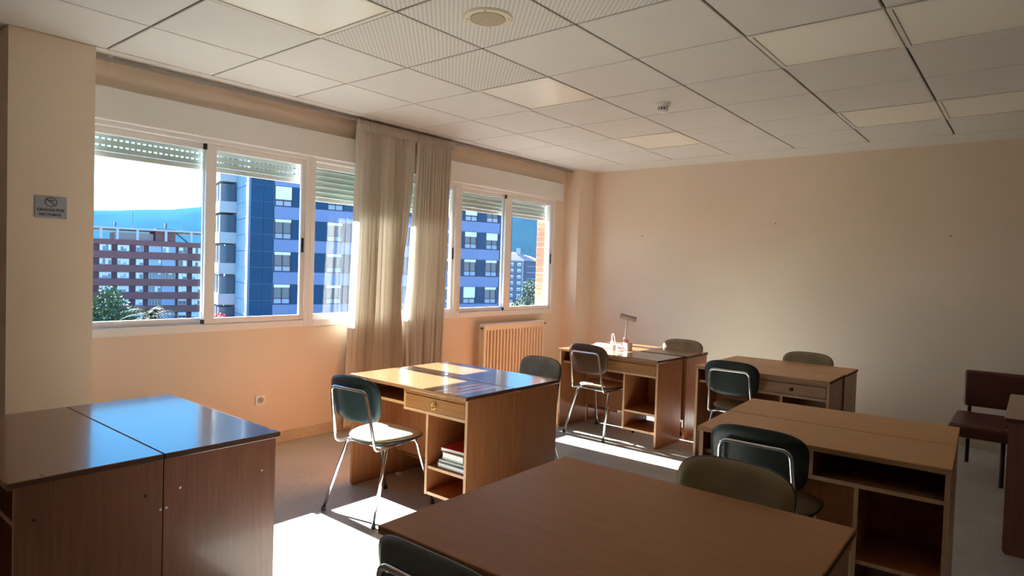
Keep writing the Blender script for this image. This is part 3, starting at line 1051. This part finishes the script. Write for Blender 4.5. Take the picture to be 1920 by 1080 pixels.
chair('chair with dark green back and sunlit pale seat, by the brass-ring desk', 1.700, 0.775, 0.075, 'vinyl_green', 'fabric', 'fabric_seat')
chair('chair with brown back and orange-lit seat in front of the lamp desk', 1.655, 3.315, -0.06, 'vinyl_brown', 'vinyl_brown', 'seat_orange_lit')
chair('chair with black back in front of the dark-knobbed desk', 2.945, 3.310, 0.02, 'vinyl_black', 'fabric', 'fabric')
chair('chair with broad black back pulled up to the empty-slotted desk', 3.815, 1.290, 0.02, 'vinyl_black', 'fabric', 'fabric')
chair('chair with olive-tan backrest at the far edge of the wide foreground desk', 3.935, 0.745, math.pi - 0.02, 'vinyl_green', 'fabric', 'fabric')
chair('chair with grey-green back at the bottom edge, against the wide foreground desk', 3.675, -0.482, 0.0, 'vinyl_grey', 'fabric', 'fabric')
chair('chair with greyish tan backrest between the centre desks and the radiator', 1.905, 2.345, math.pi - 0.12, 'vinyl_green', 'fabric_grey', 'fabric')
chair('chair with half-sunlit tan backrest behind the lamp desk pair, by the back wall', 2.025, 4.520, math.pi + 0.03, 'vinyl_green', 'fabric', 'fabric')
chair('chair with small tan backrest by the back wall behind the dark-knobbed desk', 3.195, 4.490, math.pi, 'vinyl_green', 'fabric', 'fabric')

# ------------------------------------------------------------------ oxblood bench at the right
bn = thing('bench_seat', 'oxblood vinyl bench with dark metal legs against the back wall', 'bench', (4.86, 4.66, 0))
MB().box(-0.58, 0.58, 0.285, 0.345, 0.470, 0.765, bev=0.022, seg=3).build('backrest', M['oxblood'], bn)
MB().box(-0.62, 0.62, -0.40, 0.26, 0.335, 0.435, bev=0.028, seg=3).build('seat', M['oxblood'], bn)
for s in (-1, 1):
    MB().tube([(0.54 * s, 0.33, 0.0), (0.54 * s, 0.33, 0.36), (0.54 * s, 0.362, 0.60)], 0.014, 4).build('rear_leg', M['dark_metal'], bn)
    MB().tube([(0.29 * s, -0.31, 0.0), (0.29 * s, -0.31, 0.345)], 0.014, 4).build('front_leg', M['dark_metal'], bn)
    MB().tube([(0.54 * s, 0.33, 0.325), (0.29 * s, -0.31, 0.325)], 0.012, 4).build('seat_rail', M['dark_metal'], bn)

# ------------------------------------------------------------------ books in the cubby
bx0, by0, zb = 2.085, 1.262, 0.2895
books = [(0.030, 0.285, 0.215, M['book_blue'], 'grey-blue thick magazine at the bottom of the cubby stack'),
         (0.014, 0.275, 0.215, M['book_white'], 'white thin magazine, second from the bottom of the cubby stack'),
         (0.018, 0.270, 0.200, M['book_blue'], 'blue-grey magazine in the middle of the cubby stack'),
         (0.036, 0.235, 0.170, M['book_green'], 'pale green book lying under the red one in the cubby'),
         (0.024, 0.270, 0.205, M['book_red'], 'red book on top of the stack in the cubby')]
for q, (t, l_, w_, cm, lab) in enumerate(books):
    o = thing('book', lab, 'book', (2.240 - w_ / 2 - 0.006 * (q % 2), by0 + l_ / 2 - 0.100 + 0.012 * (q % 3), zb), random.uniform(-0.04, 0.04), 'books in the cubby of the brass-ring desk')
    c2 = MB()
    c2.box(-w_ / 2, w_ / 2, -l_ / 2, l_ / 2, 0.0, 0.0025)
    c2.box(-w_ / 2, w_ / 2, -l_ / 2, l_ / 2, t - 0.0030, t - 0.0005)
    c2.box(w_ / 2 - 0.003, w_ / 2, -l_ / 2, l_ / 2, 0.0025, t - 0.003)
    c2.build('cover', cm, o)
    MB().box(-w_ / 2 + 0.003, w_ / 2 - 0.0035, -l_ / 2 + 0.003, l_ / 2 - 0.003, 0.0026, t - 0.0031).build('pages', M['paper'], o)
    zb += t
# scrap on the floor
sc = MB()
sc.poly([(-0.02, -0.012, 0), (0.018, -0.014, 0), (0.022, 0.010, 0), (-0.004, 0.018, 0)], (0.004, 0.002, 0.018))
tag(sc.build('paper_scrap', M['paper']), 'tiny white paper scrap on the floor under the brass-ring desk', 'paper').location = (1.30, 1.50, 0.0)

# ------------------------------------------------------------------ things on the lamp desk
ZD = DH
lp = thing('desk_lamp', 'small white gooseneck lamp with flat grey head and red dial', 'lamp', (1.790, 3.812, ZD), -0.35)
MB().box(-0.035, 0.035, -0.03, 0.03, 0.0, 0.078, bev=0.006).build('base', M['white_pl'], lp)
MB().tube(fillet([(-0.030, 0.0, 0.05), (-0.034, 0.0, 0.12), (-0.028, 0.0, 0.22), (-0.012, 0.0, 0.282)], 0.06, 6), 0.0075, 10).build('neck', M['white_pl'], lp)
hdm = MB().box(-0.076, 0.076, -0.009, 0.009, -0.024, 0.024, bev=0.004).build('lamp_head', M['lamp_grey'], lp)
hdm.location = (-0.006, 0.0, 0.305)
hdm.rotation_euler = (0.25, 0.20, 0.80)
led = MB().box(-0.068, 0.068, -0.0105, -0.0088, -0.018, 0.010).build('light_strip', M['lamp_strip'], hdm)
MB().lathe([(0.0001, -0.012), (0.012, -0.011), (0.013, 0.0)], (0.008, -0.022, 0.096), 'y', 18).build('red_dial', M['red_pl'], lp)
dd = [(0.008 + 0.024 * math.cos(a), -0.024, 0.096 + 0.024 * math.sin(a)) for a in [math.pi * (0.85 + 1.05 * q / 12) for q in range(13)]]
MB().tube(dd, 0.005, 8).build('dial_ring', M['darkred'], lp)
MB().lathe([(0.0001, 0.030), (0.006, 0.028), (0.007, 0.0)], (-0.055, 0, 0.098), 'z', 10).build('knob', M['white_pl'], lp)
MB().tube([(-0.034, 0, 0.085), (-0.055, 0, 0.10)], 0.005, 8).build('knob_stem', M['white_pl'], lp)

ps = thing('power_strip', 'white power strip lying on the lamp desk with a plug in it', 'power strip', (1.548, 3.820, ZD), -0.12)
MB().box(-0.105, 0.105, -0.026, 0.026, 0, 0.040, bev=0.007).build('body', M['white_pl'], ps)
for q in range(3):
    MB().lathe([(0.018, 0.0395), (0.018, 0.0415), (0.015, 0.0408)], (-0.065 + q * 0.062, 0, 0), 'z', 18).build('socket_ring', M['grey_pl'], ps)
pg = MB().lathe([(0.016, 0.041), (0.016, 0.062), (0.009, 0.078), (0.006, 0.080)], (0.078, 0, 0), 'z', 16).build('plug', M['white_pl'], ps)
MB().tube(fillet([(0.078, 0, 0.078), (0.074, 0.0, 0.130), (0.088, 0, 0.148), (0.102, 0, 0.120), (0.108, 0.012, 0.03), (0.125, 0.03, 0.004)], 0.02, 5), 0.0035, 8).build('cable', M['white_pl'], ps)
MB().tube(fillet([(-0.104, 0, 0.02), (-0.135, -0.005, 0.022), (-0.150, 0.01, 0.008), (-0.120, 0.045, 0.004), (-0.06, 0.055, 0.004)], 0.02, 5), 0.0038, 8).build('cable', M['white_pl'], ps)

cbx = thing('charger_box', 'low grey box with white lid between power strip and lamp', 'box', (1.698, 3.780, ZD), -0.2)
MB().box(-0.034, 0.034, -0.028, 0.028, 0, 0.042, bev=0.004).build('body', M['grey_pl'], cbx)
MB().box(-0.035, 0.035, -0.029, 0.029, 0.0425, 0.050, bev=0.003).build('lid', M['white_pl'], cbx)
MB().box(-0.035, -0.028, -0.036, -0.0295, 0.0, 0.085, bev=0.002).build('stand', M['white_pl'], cbx)
cw = []
for q in range(30):
    a = q * 0.42
    cw.append((1.790 + (0.050 - 0.0006 * q) * math.cos(a), 3.690 + (0.026 + 0.0002 * q) * math.sin(a), ZD + 0.0045 + 0.0004 * q))
tag(MB().tube(cw, 0.0035, 8).build('coiled_cable', M['white_pl']), 'white cable coiled flat on the lamp desk in front of the lamp', 'cable')

# ------------------------------------------------------------------ outdoors
GZ = -14.0
gd = struct(MB().box(-2600, -0.5, -1500, 2600, GZ - 1, GZ).build('ground', M['ground']))

def facade_frame(name, lab, origin, tdir):
    t = Vector((tdir[0], tdir[1], 0)).normalized()
    o = thing(name, lab, 'building', (origin[0], origin[1], 0), math.atan2(t.y, t.x))
    return o    # local x runs along the facade, local -y looks at the room

# --- distant brick block
bb = facade_frame('apartment_building', 'long reddish brick apartment block with white roof pergola, far left', (-150, 48.7), (5.3, 25))
BX0, BX1 = -14.0, 25.7
MB().box(BX0, BX1, 0.35, 14, GZ, 5.1).build('wall', M['bb_dark'], bb)
zrow = [3.30 - 2.96 * q for q in range(6)]
sp_me = None
prev_bot = 5.12
for q, zr in enumerate(zrow):
    MB().box(BX0 - 0.02, BX1 + 0.02, 0.0, 0.36, zr + 0.72, prev_bot).build('brick_band', M['bb_brick'], bb)
    prev_bot = zr - 0.72
MB().box(BX0 - 0.02, BX1 + 0.02, 0.0, 0.36, GZ, prev_bot).build('brick_band', M['bb_brick'], bb)
cols = [(-11.5, -9.6), (-8.4, -6.4), (-4.2, -2.0), (0.0, 2.1), (3.3, 5.45), (6.8, 8.15), (9.3, 11.7), (11.95, 14.55), (15.3, 16.95), (18.15, 20.5), (23.1, 24.0)]
rnd = random.Random(5)
for zr in zrow:
    for ci, (a, b_) in enumerate(cols):
        gm = 'far_glass_blue' if (ci in (6, 7) and rnd.random() < 0.75) or rnd.random() < 0.12 else 'far_glass'
        wf = MB()
        wf.box(a - 0.06, b_ + 0.06, 0.22, 0.345, zr - 0.68, zr - 0.60)
        wf.box(a - 0.06, b_ + 0.06, 0.22, 0.345, zr + 0.60, zr + 0.68)
        n = 4 if b_ - a > 1.8 else 2
        for k in range(n + 1):
            xx = a + (b_ - a) * k / n
            wf.box(xx - 0.05, xx + 0.05, 0.22, 0.345, zr - 0.60, zr + 0.60)
        w = wf.build('window', M['bb_white'], bb)
        MB().box(a, b_, 0.30, 0.345, zr - 0.60, zr + 0.60).build('pane', M[gm], w)
        for k in range(n):
            h_ = rnd.choice([0.0, 0.25, 0.6, 0.9, 1.0, 1.0])
            if h_ and ci not in (6, 7) or rnd.random() < 0.25:
                h_ = h_ or 0.6
                x0 = a + (b_ - a) * k / n + 0.05
                x1 = a + (b_ - a) * (k + 1) / n - 0.05
                MB().box(x0, x1, 0.26, 0.30, zr + 0.6 - 1.2 * h_, zr + 0.6).build('blind', M['far_blind'], w)
rf = MB().box(BX0, BX1, 0, 14, 7.35, 7.75).build('roof_beam', M['bb_white'], bb)
for xx in (-12, -8, -4, 0.2, 3.2, 7.0, 12.6, 17.8, 20.8, 23.6, 25.3):
    MB().box(xx - 0.25, xx + 0.25, 0.1, 0.6, 5.1, 7.36).build('roof_post', M['bb_white'], bb)
MB().box(10.6, 14.6, 0.6, 8, 5.1, 7.9).build('stair_house', M['bb_brick'], bb)
MB().box(2.8, 10.4, 2.0, 9, 5.1, 6.7).build('roof_room', M['roof'], bb)
MB().poly([(14.6, 1.5, 7.3), (15.0, 1.5, 7.3), (17.6, 1.5, 5.1), (17.2, 1.5, 5.1)], (0, 0.5, 0)).build('roof_stair', M['grey_dark'], bb)
for xx, hh in ((2.8, 8.8), (12.6, 9.2), (6.0, 11.5), (16.0, 9.6), (20.9, 8.6)):
    rr_ = 0.25 if hh < 9.3 else 0.07
    MB().tube([(xx, 0.5, 7.4), (xx, 0.5, hh)], rr_, 6).build('chimney' if rr_ > 0.1 else 'antenna', M['grey_dark'], bb)

# --- blue tower
bt = facade_frame('apartment_building', 'tall dark blue panelled tower with lavender bands, filling the middle panes', (-48, 30.2), (6.4, 20.8))
S0, S1 = -2.8, 24.65
ZT = 24.0
MB().box(S0 + 0.05, S1 - 0.05, 0.12, 13, GZ, ZT).build('wall', M['blue_joint'], bt)
FL = 2.93
rows = [7.30 + FL * q for q in range(-7, 5)]          # window centres
wcols = [(-0.78, 0.72), (3.95, 5.45), (8.6, 10.1), (12.4, 13.9), (15.7, 17.2), (18.65, 20.15), (21.3, 22.8)]
pan = {}
def panel(x0, x1, z0, z1, m, nm='panel', y0=0.0, y1=0.118):
    MB().box(x0 + 0.025, x1 - 0.025, y0, y1, z0 + 0.025, z1 - 0.025).build(nm, M[m], bt)
for zr in rows:
    zb_, zt_ = zr - 0.90, zr + 0.90        # window band
    z2 = zr - 0.90 - 1.13
    # end panels, two per storey
    for (a, b_) in ((S0, -1.75), (-1.75, -0.85), (S1 - 1.65, S1)):
        panel(a, b_, z2, zr - 0.55, 'blue_panel')
        panel(a, b_, zr - 0.55, zt_, 'blue_panel')
    panel(-0.85, S1 - 1.65, z2, zb_, 'lav', 'spandrel', -0.06)
    prev = -0.85
    for (a, b_) in wcols:
        if a - prev > 0.08:
            panel(prev, a, zb_, zt_, 'blue_panel')
        prev = b_
    if S1 - 1.65 - prev > 0.05:
        panel(prev, S1 - 1.65, zb_, zt_, 'blue_panel')
    for (a, b_) in wcols:
        wf = MB()
        m_ = (a + b_) / 2
        wf.box(a, b_, 0.03, 0.118, zb_, zb_ + 0.08)
        wf.box(a, b_, 0.03, 0.118, zt_ - 0.16, zt_)
        for xx in (a + 0.04, m_, b_ - 0.04):
            wf.box(xx - 0.045, xx + 0.045, 0.03, 0.118, zb_ + 0.08, zt_ - 0.16)
        wf.box(a, b_, 0.03, 0.118, zb_ + 0.50, zb_ + 0.56)
        w = wf.build('window', M['bb_dark'], bt)
        MB().box(a + 0.08, b_ - 0.08, 0.08, 0.118, zb_ + 0.08, zt_ - 0.16).build('pane', M['far_glass'], w)
        h_ = rnd.choice([0.12, 0.12, 0.55, 0.6, 0.35, 1.0])
        MB().box(a + 0.05, b_ - 0.05, 0.0, 0.075, zt_ - 0.16 - 1.0 * h_, zt_ - 0.02).build('blind', M['far_blind'], w)
        MB().box(a + 0.08, b_ - 0.08, 0.05, 0.079, zb_ + 0.09, zb_ + 0.48).build('lower_pane', M['far_glass_blue'] if rnd.random() < .5 else M['grey_build'], w)
# left end face: panels with their sunlit brightness put into the colour, and balconies
for zr in rows:
    z2 = zr - 0.90 - 1.13
    for (y0, y1) in ((0.12, 3.2), (3.2, 6.2)):
        MB().box(S0 - 0.05, S0 + 0.05, y0, y1 - 0.06, z2 + 0.03, z2 + 1.45).build('end_panel', M['blue_side'], bt)
        MB().box(S0 - 0.05, S0 + 0.05, y0, y1 - 0.06, z2 + 1.48, z2 + FL - 0.02).build('end_panel', M['blue_side'], bt)
    bl = MB().box(S0 - 1.5, S0 + 0.04, 6.4, 12.6, z2 + 0.7, z2 + 1.75).build('balcony', M['bb_white'], bt)
    MB().box(S0 - 1.38, S0 + 0.04, 6.5, 12.5, z2 + 1.76, z2 + 3.4).build('balcony_glazing', M['far_glass'], bl)
    for yy in (6.5, 8.0, 9.5, 11.0, 12.4):
        MB().box(S0 - 1.46, S0 - 1.36, yy, yy + 0.12, z2 + 1.76, z2 + 3.4).build('balcony_post', M['bb_white'], bl)
MB().tube([(S0 - 0.12, 0.1, GZ), (S0 - 0.12, 0.1, ZT)], 0.07, 6).build('downpipe', M['lav'], bt)

# --- far grey block seen through the last pane
gb = facade_frame('apartment_building', 'distant pale grey block with a pitched roof, in the rightmost pane', (-188, 228), (0.77, 0.63))
MB().box(0, 8.8, 0, 12, GZ - 4, 5.6).build('wall', M['grey_build'], gb)
MB().box(8.8, 17, 1.2, 12, GZ - 4, 5.2).build('side_wing', M['grey_dark'], gb)
MB().poly([(-0.5, -0.5, 5.6), (17.5, -0.5, 5.2), (12, 4, 7.6), (3.0, 4, 9.6)], (0, 8, 0)).build('roof', M['roof'], gb)
MB().box(5.2, 7.2, 3, 5, 7.5, 11.4).build('chimney', M['bb_white'], gb)
for q in range(8):
    zz = 3.6 - 2.9 * q
    MB().box(2.0, 8.0, -0.10, 0.0, zz - 1.5, zz + 1.3).build('wall_strip', M['grey_dark'], gb)
    for xx in (2.4, 5.9):
        w = MB().box(xx, xx + 1.7, -0.25, -0.10, zz - 0.7, zz + 0.8).build('window', M['far_blind'], gb)
        MB().box(xx + 0.2, xx + 1.5, -0.30, -0.25, zz - 0.5, zz + 0.1).build('pane', M['far_glass_blue'], w)
    MB().box(10.5, 15.5, 0.4, 1.2, zz - 0.9, zz - 0.5).build('balcony', M['grey_build'], gb)

# --- hills
def hill(u, v):
    a = math.radians(95 + 75 * (1 - u))          # sweep of bearings, measured from +x
    d = 1500 + 900 * v
    k_ = min(1.0, max(0.0, (u - 0.16) / 0.3))
    crest = 104 + 300 * min(u, 0.18) + 130 * k_ * k_ * (3 - 2 * k_) + 9 * math.sin(23 * u + 1.0) + 4 * math.sin(61 * u)
    h = GZ + (crest + 14) * math.sin(min(1.0, v * 1.25) * math.pi / 2) + 7 * math.sin(40 * u + 9 * v) * v
    return Vector((d * math.cos(a), d * math.sin(a), h))
struct(MB().grid(hill, 160, 14).build('hills', M['hill']))

# --- trees
def leaf_cloud(name, parent, m, blobs, n, size, seed):
    rnd_ = random.Random(seed)
    verts, faces = [], []
    tot = sum(b[1] ** 2 for b in blobs)
    for (c, r, zs) in blobs:
        for _ in range(int(n * r * r / tot)):
            v = Vector((rnd_.gauss(0, 1), rnd_.gauss(0, 1), rnd_.gauss(0, 1))).normalized() * r * rnd_.uniform(0.6, 1.08)
            v.z *= zs
            p = Vector(c) + v
            nrm = Vector((rnd_.gauss(0, 1), rnd_.gauss(0, 1), rnd_.gauss(0, 1) + 0.6)).normalized()
            u = nrm.orthogonal().normalized() * size * rnd_.uniform(0.6, 1.3)
            w = nrm.cross(u).normalized() * size * 0.6
            k_ = len(verts)
            verts += [p - u, p + w, p + u, p - w]
            faces.append((k_, k_ + 1, k_ + 2, k_ + 3))
    me = bpy.data.meshes.new('foliage')
    me.from_pydata([tuple(v) for v in verts], [], faces)
    me.materials.append(m)
    return link(name, me, parent)

t1 = thing('leafy_tree', 'bushy light green tree at the lower left of the first pane', 'tree', (-51.2, 17.3, GZ))
MB().tube([(0, 0, 0), (0.1, 0, 5), (0, 0, 10)], [0.35, 0.25, 0.12], 8).build('trunk', M['bark'], t1)
leaf_cloud('foliage', t1, M['leaf'], [((0, 0, 12.2), 0.9, 1.0), ((0, 0, 11.2), 1.5, 0.8), ((-0.7, 0.3, 10), 2.0, 0.8), ((1.0, 0.5, 9.6), 2.0, 0.8), ((0, -1, 8.2), 2.4, 0.8), ((0.5, 2.6, 8.6), 1.5, 0.8)], 5200, 0.17, 1)
t2 = thing('palm_tree', 'palm with arching fronds at the bottom of the first pane', 'tree', (-43.2, 17.3, GZ))
MB().tube([(0, 0, 0), (0.15, 0, 6), (0.0, 0, 11.3)], [0.36, 0.30, 0.26], 10).build('trunk', M['bark'], t2)
for q in range(22):
    a = 2 * math.pi * q / 22 + rnd.uniform(-.1, .1)
    el = rnd.uniform(0.15, 1.25)
    Ln = rnd.uniform(1.7, 2.3)
    verts, faces = [], []
    pts = []
    for s in range(11):
        t = s / 10
        r_ = Ln * t * math.cos(el * (1 - 0.5 * t))
        zz = Ln * t * math.sin(el) - 1.1 * t * t
        pts.append(Vector((r_ * math.cos(a), r_ * math.sin(a), 11.3 + zz)))
    side = Vector((-math.sin(a), math.cos(a), 0))
    for s in range(1, 10):
        for sd_ in (-1, 1):
            base, fwd = pts[s], (pts[s + 1] - pts[s])
            tip = base + side * sd_ * 0.5 * (1 - 0.6 * s / 10) + fwd * 1.3 - Vector((0, 0, 0.12))
            k_ = len(verts)
            verts += [tuple(base - fwd * 0.22), tuple(base + fwd * 0.22), tuple(tip)]
            faces.append((k_, k_ + 1, k_ + 2))
    for s in range(10):
        k_ = len(verts)
        verts += [tuple(pts[s] + side * 0.02), tuple(pts[s] - side * 0.02), tuple(pts[s + 1] - side * 0.02), tuple(pts[s + 1] + side * 0.02)]
        faces.append((k_, k_ + 1, k_ + 2, k_ + 3))
    me = bpy.data.meshes.new('frond')
    me.from_pydata(verts, [], faces)
    me.materials.append(M['palm'])
    link('frond', me, t2)
t3 = thing('red_leaved_tree', 'small red-leaved tree at the foot of the blue tower', 'tree', (-54.0, 27.6, GZ))
MB().tube([(0, 0, 0), (0, 0, 9)], [0.2, 0.08], 8).build('trunk', M['bark'], t3)
leaf_cloud('foliage', t3, M['leaf_red'], [((0, 0, 10), 0.7, 0.7), ((0.3, 0.4, 9.2), 0.9, 0.8)], 500, 0.12, 2)
t4 = thing('leafy_tree', 'dark green tree before the distant grey block, rightmost pane', 'tree', (-68.5, 93.0, GZ - 1))
MB().tube([(0, 0, 0), (0, 0, 8)], [0.3, 0.12], 8).build('trunk', M['bark'], t4)
leaf_cloud('foliage', t4, M['leaf_dark'], [((0, 0, 13), 1.3, 1.3), ((0.8, 0.6, 10.6), 1.9, 1.2), ((-0.8, -0.8, 9.0), 2.0, 1.2)], 2500, 0.2, 3)
